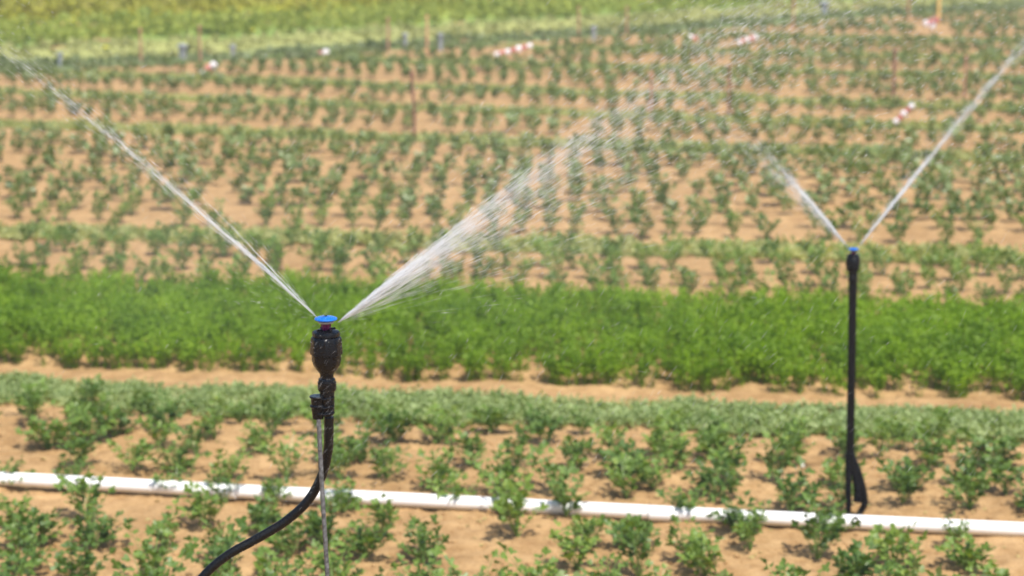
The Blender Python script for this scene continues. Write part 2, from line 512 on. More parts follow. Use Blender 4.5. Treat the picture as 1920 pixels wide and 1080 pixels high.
def make_celery(seed, fine=True, ns=13, nl=3, H=0.17, spread=0.62, low=True):
    """returns leaf and stalk geometry of a young celery plant; leaves of lobed leaflets on radiating stalks"""
    rng = np.random.default_rng(seed)
    LV, LF, SV, SF = [], [], [], []
    up0 = np.array([0, 0, 1.0])
    for i in range(ns):
        az = 2 * math.pi * (i * 0.381966) + rng.normal() * 0.5
        tilt = 0.06 + spread * (i / ns) + rng.normal() * 0.09
        ln = H * rng.uniform(0.55, 1.28) * (1.0 - 0.1 * (i / ns))
        d = np.array([math.cos(az) * math.sin(tilt), math.sin(az) * math.sin(tilt), math.cos(tilt)])
        out = np.array([math.cos(az), math.sin(az), 0])
        def curve(t):
            return d * ln * t * 1.12 + out * ln * 0.16 * t * t - up0 * ln * 0.10 * t * t
        # stalk: thin 3 sided tapered tube
        k0 = len(SV)
        segs = 4 if fine else 2
        for k in range(segs + 1):
            t = k / segs
            c = curve(t); r = 0.0042 * (1 - 0.7 * t)
            for j in range(3):
                a = 2.094 * j
                SV.append(c + np.array([math.cos(a), math.sin(a), 0]) * r)
        for k in range(segs):
            for j in range(3):
                SF.append((k0 + k * 3 + j, k0 + k * 3 + (j + 1) % 3, k0 + (k + 1) * 3 + (j + 1) % 3, k0 + (k + 1) * 3 + j))
        tips = [(1.0, 0, 1.0)]
        for q in range(nl):
            t = 0.92 - 0.17 * q
            tips += [(t, 1, 0.92 - 0.1 * q), (t, -1, 0.92 - 0.1 * q)]
        if not fine:
            tips = tips[:3] + [(0.62, 1, 0.9), (0.34, -1, 0.8)]
        elif low:
            tips += [(0.5, 1 if i % 2 else -1, 0.8)]
            if i % 2: tips += [(0.28, -1, 0.6)]
        dirc = (curve(1.0) - curve(0.85)); dirc /= np.linalg.norm(dirc)
        sd = np.cross(dirc, up0); sd /= (np.linalg.norm(sd) + 1e-9)
        size = rng.uniform(0.038, 0.062) * (1.0 if fine else 1.45)
        for t, s, m in tips:
            p = curve(t) + sd * s * 0.006
            fw = dirc * (1.0 if s == 0 else 0.55) + sd * s * 0.9 + rng.normal(size=3) * 0.22
            if s: 
                fw[2] -= 0.05
            upv = up0 + rng.normal(size=3) * 0.42 - out * 0.1
            if s:
                p = p + sd * s * 0.008
            V, F = leaflet(rng, p, fw, upv, size * m, fine)
            k = len(LV)
            LV.extend(V); LF.extend([tuple(a + k for a in f) for f in F])
    return np.array(LV), LF, np.array(SV), SF

NV = 10
foliage_meshes, stalk_meshes, whole_meshes = [], [], []
for i in range(NV):
    lv, lf, sv, sf = make_celery(100 + i, True, ns=(13, 10, 15, 9, 12)[i % 5], nl=3, H=(0.165, 0.19, 0.15, 0.2, 0.175)[i % 5], spread=(0.75, 0.6, 0.85, 0.55, 0.68)[i % 5])
    a = mesh_obj("foliage", lv, lf, M_CELERY); b = mesh_obj("stalks", sv, sf, M_STALK)
    foliage_meshes.append(a.data); stalk_meshes.append(b.data)
    bpy.data.objects.remove(a); bpy.data.objects.remove(b)
    lv, lf, sv, sf = make_celery(300 + i, True, ns=10 + i % 3, nl=2, H=0.19, spread=0.45)
    w = mesh_obj("celery_plant", np.concatenate([lv, sv]), [f for f in lf] + [tuple(k + len(lv) for k in f) for f in sf], None,
                 mats=[M_CELERY, M_STALK], mat_idx=[0] * len(lf) + [1] * len(sf))
    whole_meshes.append(w.data); bpy.data.objects.remove(w)
lod = []
for i in range(8):
    lv, lf, sv, sf = make_celery(500 + i, False, ns=9, nl=2, H=0.185, spread=0.42)
    lod.append((lv, np.array(lf)))

ORD = ["first", "second", "third", "fourth", "fifth", "sixth", "seventh", "eighth", "ninth", "tenth", "eleventh", "twelfth"]
def ordinal(n):
    if n <= 12: return ORD[n - 1]
    s = 'th' if 10 <= n % 100 <= 20 else {1: 'st', 2: 'nd', 3: 'rd'}.get(n % 10, 'th')
    return f"{n}{s}"

def in_frame(p, m=30):
    u, v = to_px(p)
    return -m < u < 1920 + m and -m < v < 1080 + 45

rr = random.Random(21)
plants = []   # (x, y, scale, row phrase, bed)
def row(line, off, pitch, bed, phrase, skip, smin, smax, phase=0.0, jit=0.07, jy=0.07):
    yc = line[0] + off
    half = yc * 0.24 * 1.35 + 1.0
    grid = pitch if bed == "front" else pitch * 0.5
    x = -math.floor(half / pitch) * pitch + (rr.random() * pitch if bed == "front" else phase)
    out = []
    while x < half:
        xx = x + rr.gauss(0, jit * 0.45)
        if bed != "front":
            xx += 0.09 * float(vnoise(x * 0.35, yc * 0.9, 55))
        y = line[0] + line[1] * xx + off + rr.gauss(0, jy)
        x += pitch * (rr.uniform(0.82, 1.18) if bed == "front" else 1.0)
        if rr.random() < skip: continue
        if y > edge_y(xx) - 0.9: continue
        out.append((xx, y, rr.uniform(smin, smax), phrase, bed))
    out.sort()
    plants.extend(out)

pl = (PIPE_A, PIPE_B)
FRONT = [(-0.17, "first row in front of the white pipe", 0.25, 0.60, 0.9), (-0.60, "second row in front of the white pipe", 0.08, 0.7, 1.08),
         (-0.98, "third row in front of the white pipe", 0.08, 0.75, 1.08), (-1.4, "fourth row in front of the white pipe", .1, .75, 1.05),
         (0.24, "first row behind the white pipe", 0.08, 0.7, 1.05), (0.66, "second row behind the white pipe", 0.08, 0.75, 1.08),
         (1.08, "third row behind the white pipe", 0.1, 0.75, 1.08), (1.38, "fourth row behind the white pipe", 0.2, 0.55, 0.85)]
for off, ph, sk, a, b in FRONT:
    row(pl, off, 0.285, "front", ph, sk, a, b)
row(pl, -1.85, 0.32, "front", "fifth row in front of the white pipe", .1, .8, 1.1)
# bed behind the herb crop up to strip a
k = 0
for off in np.arange(0.45, 2.3, 0.55):
    k += 1
    row(HERB1, off, 0.255, "mid", f"{ordinal(k)} row beyond the dense green herb crop", 0.08, 0.66, 0.94)
# bed between strips a and b
span = STRIPS['b'][0] - STRIPS['a'][0]
for off in np.arange(0.55, span - 0.5, 0.62):
    k += 1
    row(STRIPS['a'], off, 0.255, "mid", f"{ordinal(k)} row beyond the dense green herb crop", 0.10, 0.64, 0.94, phase=0.12)
keys = "bcdefg"
for i, kk in enumerate(keys):
    nxt = STRIPS[keys[i + 1]][0] if i + 1 < len(keys) else STRIPS[kk][0] + 3.4
    for off in np.arange(0.7, nxt - STRIPS[kk][0] - 0.45, 0.56):
        row(STRIPS[kk], off, 0.25, "far", "x", 0.10, 0.55, 0.85, phase=0.07 * i, jit=0.06)
for off in np.arange(4.0, 16, 0.75):
    row(STRIPS['g'], off, 0.25, "far", "x", 0.12, 0.55, 0.8)

def plant_px(p):
    return p[2] / p[1]
cand = [p for p in plants if p[4] in ("front", "mid") and p[3] != "x" and in_frame((p[0], p[1], 0.12 * p[2]))]
cand.sort(key=lambda p: -plant_px(p) if p[4] == "mid" else -100)
front_c = [p for p in cand if p[4] == "front"]
mid_c = [p for p in cand if p[4] == "mid"]
mid_c.sort(key=lambda p: p[1] - HERB1[1] * p[0])
chosen = front_c + mid_c[:max(0, 300 - len(front_c))]
chosen_set = set(id(p) for p in chosen)
print("front", len(front_c), "chosen", len(chosen), "all", len(plants))

proto = {}
def celery_thing(x, y, s, label, group, parts, seed):
    i = seed % NV
    rz = (seed * 2.399) % 6.283
    z = gz(x, y) - 0.004
    if parts:
        key = ('p', i)
        if key not in proto:
            root = empty("celery_plant")
            fo = bpy.data.objects.new("foliage", foliage_meshes[i]); st = bpy.data.objects.new("stalks", stalk_meshes[i])
            for c in (fo, st):
                COL.objects.link(c); c.parent = root
            proto[key] = root
            o = root
        else:
            src = proto[key]
            o = src.copy(); COL.objects.link(o)
            for ch in src.children:
                c = ch.copy(); COL.objects.link(c); c.parent = o
    else:
        o = bpy.data.objects.new("celery_plant", whole_meshes[i]); COL.objects.link(o)
    o.location = (x, y, z)
    tl = 0.12
    o.rotation_euler = (rr.uniform(-tl, tl), rr.uniform(-tl, tl), rz)
    o.scale = (s * rr.uniform(0.95, 1.1), s * rr.uniform(0.95, 1.1), s * rr.uniform(0.95, 1.15))
    tag(o, label, "celery plant", group)
    return o

counts = {}
seed = 0
for p in sorted(chosen, key=lambda p: (p[4], p[3], p[0])):
    x, y, s, ph, bed = p
    counts[ph] = counts.get(ph, 0) + 1
    seed += 1
    n = counts[ph]
    if bed == "front":
        size = "small" if s < 0.72 else "bushy" if s > 0.93 else "leafy"
        celery_thing(x, y, s, f"{size} celery plant, {ordinal(n)} from left, {ph}", "celery plants in the front bed", True, seed * 7 + n)
    else:
        celery_thing(x, y, s, f"blurred celery plant, {ordinal(n)} from left, {ph}", "celery plants behind the herb crop", False, seed * 7 + n)

# everything else of the crop as one mass
def scatter(templates, pts, rng):
    """pts: (n,4) x, y, z, scale"""
    VV, FF, base = [], [], 0
    which = rng.integers(0, len(templates), len(pts))
    for t in range(len(templates)):
        sel = pts[which == t]
        if not len(sel): continue
        tv, tf = templates[t]
        a = rng.uniform(0, 2 * math.pi, len(sel))
        ca, sa = np.cos(a)[:, None], np.sin(a)[:, None]
        s = sel[:, 3][:, None]
        zs = rng.uniform(0.85, 1.2, len(sel))[:, None]
        x = (tv[:, 0] * ca - tv[:, 1] * sa) * s + sel[:, 0][:, None]
        y = (tv[:, 0] * sa + tv[:, 1] * ca) * s + sel[:, 1][:, None]
        z = tv[:, 2][None] * s * zs + sel[:, 2][:, None]
        VV.append(np.stack([x, y, z], -1).reshape(-1, 3))
        FF.append((tf[None] + (np.arange(len(sel)) * len(tv))[:, None, None]).reshape(-1, tf.shape[1]) + base)
        base += len(sel) * len(tv)
    return np.concatenate(VV), np.concatenate(FF)

MARK_FEET = [at(*p_) for p_ in ((378, 144), (582, 114), (617, 102), (927, 109), (960, 102), (990, 92), (1290, 75), (1383, 87), (1732, 51), (1747, 59), (1677, 236), (1690, 222))]
def clear_of_markers(x, y):
    return all(not (abs(x - m.x) < 0.34 and -1.1 < y - m.y < 0.25) for m in MARK_FEET)
rest = np.array([(p[0], p[1], gz(p[0], p[1]), p[2]) for p in plants if id(p) not in chosen_set and clear_of_markers(p[0], p[1])])
isf = np.array([p[4] == "front" for p in plants if id(p) not in chosen_set and clear_of_markers(p[0], p[1])])
fine_t = []
for i in range(5):
    lv, lf, sv, sf = make_celery(700 + i, True, ns=12, nl=3, H=0.17, spread=0.7)
    fine_t.append((lv, np.array(lf)))
V, F = scatter(lod, rest[~isf], RNG)
V2, F2 = scatter(fine_t, rest[isf], RNG)
F = np.concatenate([F, F2 + len(V)]); V = np.concatenate([V, V2])
o = mesh_obj("celery_crop", V, F, M_CELERY_FAR)
tag(o, "long rows of blurred celery plants across the far beds", "celery", kind='stuff')

# tufts: n_blades leaves rising from one foot
def tuft(rng, nb, h, spread, w, leafy=2):
    V, F = [], []
    for i in range(nb):
        a = rng.uniform(0, 6.283); til = rng.uniform(0.05, spread)
        d = np.array([math.cos(a) * math.sin(til), math.sin(a) * math.sin(til), math.cos(til)])
        out = np.array([math.cos(a), math.sin(a), 0.0])
        ln = h * rng.uniform(0.6, 1.1)
        foot = np.array([rng.normal() * 0.01, rng.normal() * 0.01, 0])
        side = np.cross(d, [0.3, 0.2, 1.0]); side /= np.linalg.norm(side)
        k = len(V)
        V += [foot - side * 0.002, foot + side * 0.002, foot + d * ln]
        F.append((k, k + 1, k + 2))
        for q in range(leafy):
            t = rng.uniform(0.45, 1.0)
            c = foot + d * ln * t
            fw = out * 0.7 + rng.normal(size=3) * 0.6; fw[2] = abs(fw[2]) * 0.4
            fw /= np.linalg.norm(fw)
            sd = np.cross(fw, rng.normal(size=3)); sd /= np.linalg.norm(sd)
            L_ = w * rng.uniform(0.7, 1.3)
            k = len(V)
            V += [c, c + fw * L_ * 0.5 + sd * L_ * 0.33, c + fw * L_, ]
            F.append((k, k + 1, k + 2))
            V += [c + fw * L_ * 0.5 - sd * L_ * 0.33]
            F.append((k, k + 2, k + 3))
    return np.array(V), np.array(F)

def strip_pts(n, lo, hi, x0, x1, rng, s0, s1, clump=0.0, sc=2.0):
    x = rng.uniform(x0, x1, n); t = rng.random(n)
    a = lo(x); b = hi(x)
    y = a + (b - a) * t
    keep = rng.random(n) > clump * (0.5 + 0.5 * vnoise(x * sc, y * sc, 77)) * 2
    x, y = x[keep], y[keep]
    return np.stack([x, y, ground_h(x, y), rng.uniform(s0, s1, len(x)) * (1 + 0.15 * vnoise(x * 1.3, y * 1.3, 9))], -1)

trng = np.random.default_rng(5)
herb_t = [tuft(trng, 8, 0.20, 0.42, 0.027, 8) for _ in range(8)]
hp = []
# sown in close rows
depth = HERB1[0] - HERB0[0]
for j, off in enumerate(np.arange(0.0, depth, 0.135)):
    n = 330
    x = trng.uniform(-6.2, 6.2, n)
    y = L(HERB0, x) + off + trng.normal(0, 0.022, n) + 0.03 * vnoise(x * 0.9, x * 0 + off, 3)
    hp.append(np.stack([x, y, ground_h(x, y), trng.uniform(0.82, 1.05, n) * (1 + 0.09 * vnoise(x * 1.6, y * 1.6, 12))], -1))
V, F = scatter(herb_t, np.concatenate(hp), trng)
o = mesh_obj("herb_crop", V, F, M_HERB)
tag(o, "dense strip of bright green feathery herb crop", "herb crop", kind='stuff')

weed_t = [tuft(trng, 7, 0.065, 1.1, 0.022, 5) for _ in range(8)]
pts = strip_pts(5600, lambda x: L(WEED0, x) - 0.08 + 0.09 * vnoise(x * 2.1, x * 0, 5), lambda x: L(WEED1, x) - 0.05 + 0.05 * vnoise(x * 3, x * 0, 6), -5, 5, trng, 0.6, 1.2, 0.2)
V, F = scatter(weed_t, pts, trng)
o = mesh_obj("low_weeds", V, F, M_WEED)
tag(o, "low grey green weeds between the front bed and the herb crop", "weeds", kind='stuff')

sparse_t = [tuft(trng, 4, 0.055, 1.1, 0.045, 3) for _ in range(6)]
allp = []
for kx, s in STRIPS.items():
    hl = s[0] * 0.30 + 1
    n = int(2 * hl * 0.7 * 340)
    p_ = strip_pts(n, lambda x: L(s, x) - 0.30, lambda x: L(s, x) + 0.34, -hl, hl, trng, 0.7, 1.2, 0.25)
    allp.append(p_[p_[:, 1] < edge_y(p_[:, 0]) - 0.2])
V, F = scatter(sparse_t, np.concatenate(allp), trng)
o = mesh_obj("path_weeds", V, F, M_WEED_DRY)
tag(o, "pale green weeds on the paths between the far celery beds", "weeds", kind='stuff')

# grasses of the meadow, in bands
def band(name, label, cat, d0, d1, dens, h, mat, w=0.12, seed=1, spread=0.35):
    rng = np.random.default_rng(seed)
    ts = [tuft(rng, 5, h, spread, w, 2) for _ in range(6)]
    x0, x1 = -20, 20
    n = int((x1 - x0) * (d1 - d0) * dens)
    p_ = strip_pts(n, lambda x: edge_y(x) + d0 + 0.3 * vnoise(x * 0.7, x * 0, seed), lambda x: edge_y(x) + d1, x0, x1, rng, 0.7, 1.25, 0.2, 0.7)
    V, F = scatter(ts, p_, rng)
    return tag(mesh_obj(name, V, F, mat), label, cat, kind='stuff')
M_G1 = leaf_mat("edge_weed", (0.15, 0.18, 0.09), (0.22, 0.25, 0.12), rough=0.7, trans=0.3, scale=0.8, obj_random=False)
M_G2 = leaf_mat("straw_grass", (0.30, 0.31, 0.10), (0.355, 0.355, 0.135), rough=0.8, trans=0.05, scale=0.8, obj_random=False)
M_G3 = leaf_mat("green_grass", (0.18, 0.23, 0.025), (0.26, 0.285, 0.035), rough=0.7, trans=0.15, scale=0.5, obj_random=False, yellow=(0.36, 0.36, 0.06))
M_G4 = leaf_mat("yellow_meadow_grass", (0.21, 0.21, 0.004), (0.28, 0.265, 0.007), rough=0.7, trans=0.12, scale=0.3, obj_random=False)
band("edge_weeds", "dark green weeds along the diagonal edge of the field", "weeds", -0.2, 1.6, 26, 0.09, M_G1, 0.10, 21)
band("dry_grass", "pale straw coloured grass beyond the field edge", "grass", 1.8, 5.4, 22, 0.07, M_G2, 0.10, 22)
band("green_grass", "fresh green grass behind the pale dry grass", "grass", 5.2, 10.5, 14, 0.25, M_G3, 0.11, 23)
band("flowering_meadow", "yellow green flowering meadow at the top of the field", "meadow", 10.5, 26, 8, 0.3, M_G4, 0.14, 24)

M_LITTER = leaf_mat("dead_leaf", (0.22, 0.14, 0.05), (0.50, 0.42, 0.16), rough=0.7, trans=0.1, scale=5, obj_random=False)
lr = np.random.default_rng(44)
lt = []
for i in range(5):
    V_, F_ = leaflet(lr, np.zeros(3), np.array([1.0, 0.1, 0.12]), np.array([0.1, 0.2, 1.0]), 0.032, True)
    lt.append((np.array(V_), np.array(F_)))
n = 420
x = lr.uniform(-3.4, 3.4, n); y = lr.uniform(8.8, 11.6, n)
V, F = scatter(lt, np.stack([x, y, ground_h(x, y) + 0.004, lr.uniform(0.35, 1.1, n)], -1), lr)
o = mesh_obj("fallen_leaves", V, F, M_LITTER)
tag(o, "small yellowed fallen leaves scattered on the front bed", "leaves", kind='stuff')

# ------------------------------------------------------------------ white pipe
pts = [at(-700, 858, .042), at(-300, 881, .042), at(0, 897, .042), at(350, 915.5, .043), at(640, 931, .042), at(960, 947, .043), at(1300, 964.5, .042),
       at(1600, 978.5, .042), at(1917, 993, .042), at(2300, 1011, .042), at(2800, 1034, .042)]
mb = MB(); mb.tube(spline(pts, 8), 0.0335, 28)
pipe = empty("irrigation_pipe", (0, 9.9, 0)); pipe.location = (0, 0, 0)
mb.build("pipe_run", M_PIPE, pipe)
for (px, py) in ((423, 921), (1240, 963)):
    c = at(px, py, .045); d = (at(px + 60, py + 2.9, .045) - c).normalized()
    m = MB(); m.tube([c - d * 0.055, c - d * 0.05, c + d * 0.05, c + d * 0.055], lambda t: 0.0365, 28)
    m.build("pipe_coupling", M_PIPE, pipe)
tag(pipe, "long white plastic irrigation pipe lying across the celery bed", "pipe")

# ------------------------------------------------------------------ sprinklers
def build_sprinkler(origin, base_z, tubelen, hose_pts, rod_pts, label, s=1.0, clamp_z=None, far=False, jet_az=0.0):
    """origin: centre of the blue cap's underside; everything hangs below it"""
    root = empty("sprinkler", (origin[0], origin[1], base_z))
    inv = Vector((0, 0, origin[2] - base_z))
    def P(o): o.location = inv; return o
    def W(o): o.location = -Vector(root.location); return o
    u = 1 / 925.0 * s
    # blue cap, slightly domed, with a nub
    m = MB()
    m.lathe([(0.004 * s, -2 * u), (15 * u, -1.5 * u), (21 * u, 0), (22.3 * u, 2 * u), (21.3 * u, 4.2 * u), (15 * u, 6.5 * u), (6 * u, 7.6 * u), (2 * u, 7.8 * u)], 48)
    cap = P(m.build("deflector_cap", M_BLUE, root))
    m = MB(); m.lathe([(3.2 * u, 7.2 * u), (3.2 * u, 8.8 * u), (1.6 * u, 9.4 * u)], 12)
    m.box((-5 * u, -6 * u, 7.3 * u), (6 * u, 2 * u, 1.2 * u), 0.3)
    m.build("cap_nub", M_BLACK, cap)
    m = MB(); m.lathe([(9 * u, -7 * u), (14 * u, -5.5 * u), (15 * u, -2.2 * u), (12 * u, -1.6 * u)], 40, ribs=20, rib=1.0 * u)
    P(m.build("deflector_plate", M_GREYP, root))
    m = MB()
    m.lathe([(5.0 * u, -20 * u), (6.5 * u, -15 * u), (7.2 * u, -9 * u), (4 * u, -6.5 * u)], 32, ribs=9, rib=1.0 * u)
    for i in range(6):
        a = i * math.pi / 3
        m.box((9 * u * math.cos(a), 9 * u * math.sin(a), -13 * u), (2 * u, 2 * u, 11 * u), a)
    P(m.build("nozzle", M_PURPLE, root))
    # crown collar, body and lower bowl
    m = MB()
    m.lathe([(8 * u, -20 * u), (14 * u, -18 * u), (21 * u, -20.5 * u), (25 * u, -22 * u), (26 * u, -24 * u), (26 * u, -31 * u), (24.5 * u, -32 * u)][::-1], 48, ribs=8, rib=0.9 * u)
    for i in range(4):
        a = i * math.pi / 2 + 0.6
        m.box((14 * u * math.cos(a), 14 * u * math.sin(a), -19 * u), (12 * u, 4 * u, 5 * u), a)
    P(m.build("head_collar", M_BLACK, root))
    m = MB()
    m.lathe([(25 * u, -31.8 * u), (27.5 * u, -33 * u), (28.5 * u, -36 * u), (29 * u, -50 * u), (30 * u, -60 * u), (30 * u, -67 * u), (27.5 * u, -68.5 * u)][::-1], 64, ribs=8, rib=1.4 * u, ribz=(-68 * u, -35 * u))
    m.lathe([(27.6 * u, -68.4 * u), (27.4 * u, -80 * u), (24.5 * u, -89 * u), (19.5 * u, -98 * u), (14.5 * u, -104 * u), (13.5 * u, -107 * u)][::-1], 64, ribs=8, rib=0.9 * u, ribz=(-90 * u, -68 * u))
    body = P(m.build("head_body", M_BLACK, root))
    m = MB()
    m.lathe([(13.4 * u, -106.8 * u), (13.2 * u, -114 * u), (14.8 * u, -115.5 * u)][::-1], 32)
    m.lathe([(15 * u, -115.4 * u), (16 * u, -117 * u), (16 * u, -121 * u), (17.5 * u, -122 * u), (17.5 * u, -137 * u), (16 * u, -140 * u), (14.4 * u, -141 * u)][::-1], 40, ribs=12, rib=0.7 * u)
    P(m.build("neck_collar", M_BLACK, root))
    if not far:
        m = MB(); m.lathe([(14.5 * u, -140.8 * u), (14.2 * u, -160 * u), (13.6 * u, -186 * u), (10 * u, -190 * u)][::-1], 32)
        P(m.build("riser_tube", M_BLACK, root))
        # clamp: barrel beside the tube with flanges, and the saddle joining them
        m = MB()
        cx, cy = -18 * u, -4 * u
        m.lathe([(15 * u, -149 * u), (16.5 * u, -150.5 * u), (16 * u, -152.5 * u), (13.5 * u, -155 * u), (13 * u, -166 * u), (15.8 * u, -168.5 * u), (15.8 * u, -170.5 * u), (12.8 * u, -173 * u), (11 * u, -190 * u), (10.3 * u, -195 * u), (5 * u, -196 * u)][::-1], 36, c=(cx, cy))
        for z in (-152.5, -170, -183):
            m.tube([(cx, cy - 12.0 * u, z * u), (cx + 14 * u, cy - 12.6 * u, (z - 1.2) * u), (4 * u, -14.6 * u, (z - .5) * u), (14 * u, -9 * u, (z + 1.5) * u)], 1.7 * u, 8)
        m.box((-6 * u, 1 * u, -171 * u), (16 * u, 18 * u, 34 * u))
        P(m.build("stake_clamp", M_BLACK, root))
    hz = MB(); hz.tube(spline(hose_pts, 10), (lambda t: 0.0103 * (1 - 0.1 * t)) if not far else 0.0158, 18)
    W(hz.build("hose", M_HOSE, root))
    rd = MB(); rd.tube(spline(rod_pts, 6), 0.0049 if not far else 0.0102, 14)
    W(rd.build("stake_rod", M_ROD if not far else M_HOSE, root))
    if far:
        a, b = rod_pts[1], rod_pts[2]
    # beads of water on the black plastic
    rng = random.Random(4 + int(far))
    m = MB()
    def bead(c, r):
        v, f = [], []
        for i in range(1, 4):
            for k in range(6):
                th, ph = math.pi * i / 4, k * math.pi / 3
                v.append((c[0] + r * math.sin(th) * math.cos(ph), c[1] + r * math.sin(th) * math.sin(ph), c[2] + r * 1.2 * math.cos(th)))
        v += [(c[0], c[1], c[2] + r * 1.2), (c[0], c[1], c[2] - r * 1.2)]
        for i in range(2):
            for k in range(6):
                f.append((i * 6 + k, i * 6 + (k + 1) % 6, (i + 1) * 6 + (k + 1) % 6, (i + 1) * 6 + k))
        for k in range(6):
            f.append((18, (k + 1) % 6, k)); f.append((19, 12 + k, 12 + (k + 1) % 6))
        m.add(v, f)
    prof = [(-24, 26.5), (-40, 29.5), (-60, 30.5), (-75, 27.6), (-88, 25), (-98, 19.5), (-120, 17), (-130, 17.8), (-145, 14.6), (-175, 14)]
    for i in range(70 if not far else 12):
        z = rng.uniform(-175, -24) if not far else rng.uniform(-110, -24)
        r = np.interp(-z, [-q[0] for q in prof], [q[1] for q in prof])
        a = rng.uniform(math.pi * 0.95, math.pi * 2.05)
        bead(((r + 0.2) * u * math.cos(a), (r + 0.2) * u * math.sin(a), z * u), rng.uniform(0.25, 0.85) ** 1.6 * 1.2 * u)
    hp_ = [Vector(p) - Vector(root.location) - inv for p in spline(hose_pts, 10)]
    for i in range(40 if not far else 0):
        q = hp_[rng.randrange(2, min(70, len(hp_)))]
        bead((q.x + rng.uniform(-.004, .004), q.y - 0.006, q.z - 0.0075), rng.uniform(0.6, 1.3) * u)
    bd = m.build("water_beads", M_BEAD, body)
    bd['kind'] = 'stuff'
    tag(root, label, "sprinkler", "sprinklers watering the beds")
    return root

YN = 4.35
no_ = at_y(611, 600, YN)
def q(px, py, Y=YN): return at_y(px, py, Y)
zb = gz(-0.3, YN)
hose = [q(617, 782), q(616.5, 812, YN + .004), q(615, 845, YN + .01), q(604, 890, YN + .02), q(578, 938, YN + .02), q(536, 977, YN + .02), q(482, 1010, YN + .01), q(427, 1041, YN), q(382, 1080, YN - .01),
        q(340, 1140, YN - .02), q(300, 1230, YN - .04), q(240, 1380, YN - .05), q(120, 1560, YN - .05)]
last = hose[-1]
hose += [Vector((last.x - 0.22, last.y - .02, gz(last.x - .22, last.y) + 0.03)), Vector((last.x - 0.55, last.y, gz(last.x - .55, last.y) + 0.012)), Vector((last.x - 1.4, last.y + .1, gz(last.x - 1.4, last.y + .1) + 0.012))]
rb = q(640, 1720, YN - .02)
rod = [q(597.5, 786, YN - .012), q(603, 900, YN - .016), q(614, 1082, YN - .018), q(628, 1350, YN - .02)]
rb = q(640, 1600, YN - .02); rod.append(Vector((rb.x, rb.y, gz(rb.x, rb.y) - 0.05)))
near = build_sprinkler(no_, gz(rb.x, rb.y), 0, hose, rod, "large sharp black sprinkler with a blue cap and curving hose", 1.0)

YF = at(1590, 965).y
SF_ = (28.0 / 62.0) * YF / YN * 1.0
fo_ = at_y(1600, 468, YF)
fx = lambda px, py, dy=0: at_y(px, py, YF + dy)
zf = gz(fo_.x, YF)
hosef = [fx(1601.5, 512), fx(1600, 560), fx(1599, 650), fx(1597, 750), fx(1596, 820), fx(1597, 852), fx(1606, 875), fx(1614, 900), fx(1620, 925), fx(1621, 945), fx(1612, 962, -.02)]
pe = at(1604, 975, .06); hosef.append(Vector((pe.x, pe.y, 0.06)))
rodf = [fx(1595.5, 512, -.004), fx(1594, 650, -.004), fx(1591, 820, -.004), fx(1590, 900, -.004), fx(1590, 962, -.004)]
rodf[-1].z = gz(rodf[-1].x, YF) - 0.04
far_s = build_sprinkler(fo_, zf, 0, hosef, rodf, "blurred black sprinkler with a blue cap standing tall behind the white pipe", SF_, far=True)
# clamp and sleeve at the foot of the far stake
m = MB()
c0, c1 = fx(1590.5, 852, -.006) , fx(1590.5, 958, -.006)
m.tube([c0, c0 * 0.9 + c1 * 0.1, c0 * 0.5 + c1 * 0.5, c1], lambda t: 0.0165 * (1 - 0.15 * t), 18)
m.tube([fx(1593, 846), fx(1594, 852), fx(1597, 872), fx(1599, 885)], lambda t: 0.022 - 0.006 * abs(t - 0.5), 18)
m.tube([fx(1600, 872), fx(1606, 895), fx(1609, 920), fx(1608, 940)], lambda t: 0.021, 16)
o = m.build("stake_clamp", M_BLACK, far_s); o.location = -Vector(far_s.location)

# ------------------------------------------------------------------ water
def filaments(P0, P1, r):
    P0, P1 = np.asarray(P0), np.asarray(P1)
    n = len(P0)
    d = P1 - P0
    dn = d / (np.linalg.norm(d, axis=1)[:, None] + 1e-9)
    ref = np.tile(np.array([0.3, 1.0, 0.2]), (n, 1))
    a = np.cross(dn, ref); a /= (np.linalg.norm(a, axis=1)[:, None] + 1e-9)
    b = np.cross(dn, a)
    mid = (P0 + P1) / 2
    V = np.zeros((n, 6, 3))
    V[:, 0] = P0; V[:, 1] = P1
    for k in range(4):
        t = k * math.pi / 2
        V[:, 2 + k] = mid + (a * math.cos(t) + b * math.sin(t)) * r[:, None]
    fc = np.array([(0, 3, 2), (0, 4, 3), (0, 5, 4), (0, 2, 5), (1, 2, 3), (1, 3, 4), (1, 4, 5), (1, 5, 2)])
    F = fc[None] + (np.arange(n) * 6)[:, None, None]
    return V.reshape(-1, 3), F.reshape(-1, 3)

G = np.array([0, 0, -1.0])
def jet(origin, ang, spread, n, length, droop, rng, depth_dir=0.0, depth_spread=0.05, seglen=(0.03, 0.2), rad=0.0004, tail=0.0, near_dense=1.0, clump=0):
    """ang: elevation in the picture plane (radians, measured from +X); each filament flies straight from the nozzle and sinks with distance.
    tail > 0: one-sided exponential spread below the main direction"""
    if clump:
        centers = rng.normal(0, 1, clump)
        cw = rng.integers(0, clump, n)
        base = centers[cw] * spread * 0.8 + rng.normal(0, spread * 0.25, n)
    else:
        base = rng.normal(0, spread, n)
    sgn = 1.0 if math.cos(ang) > 0 else -1.0
    off = base - sgn * rng.exponential(1.0, n) * tail
    a = ang + off
    dep = depth_dir + rng.normal(0, depth_spread, n)
    D = np.stack([np.cos(a), dep, np.sin(a)], -1)
    s0 = 1.12 * length * (1 - (1 - rng.random(n)) ** 0.55)
    ln = rng.uniform(seglen[0], seglen[1], n) * np.clip(1.3 - s0 / length, 0.4, 1)
    s1 = s0 + ln
    def P(s): return origin[None] + D * s[:, None] + G[None] * (droop * s ** 2)[:, None]
    return P(s0), P(s1), rad * (0.5 + rng.random(n) ** 2 * 1.3)

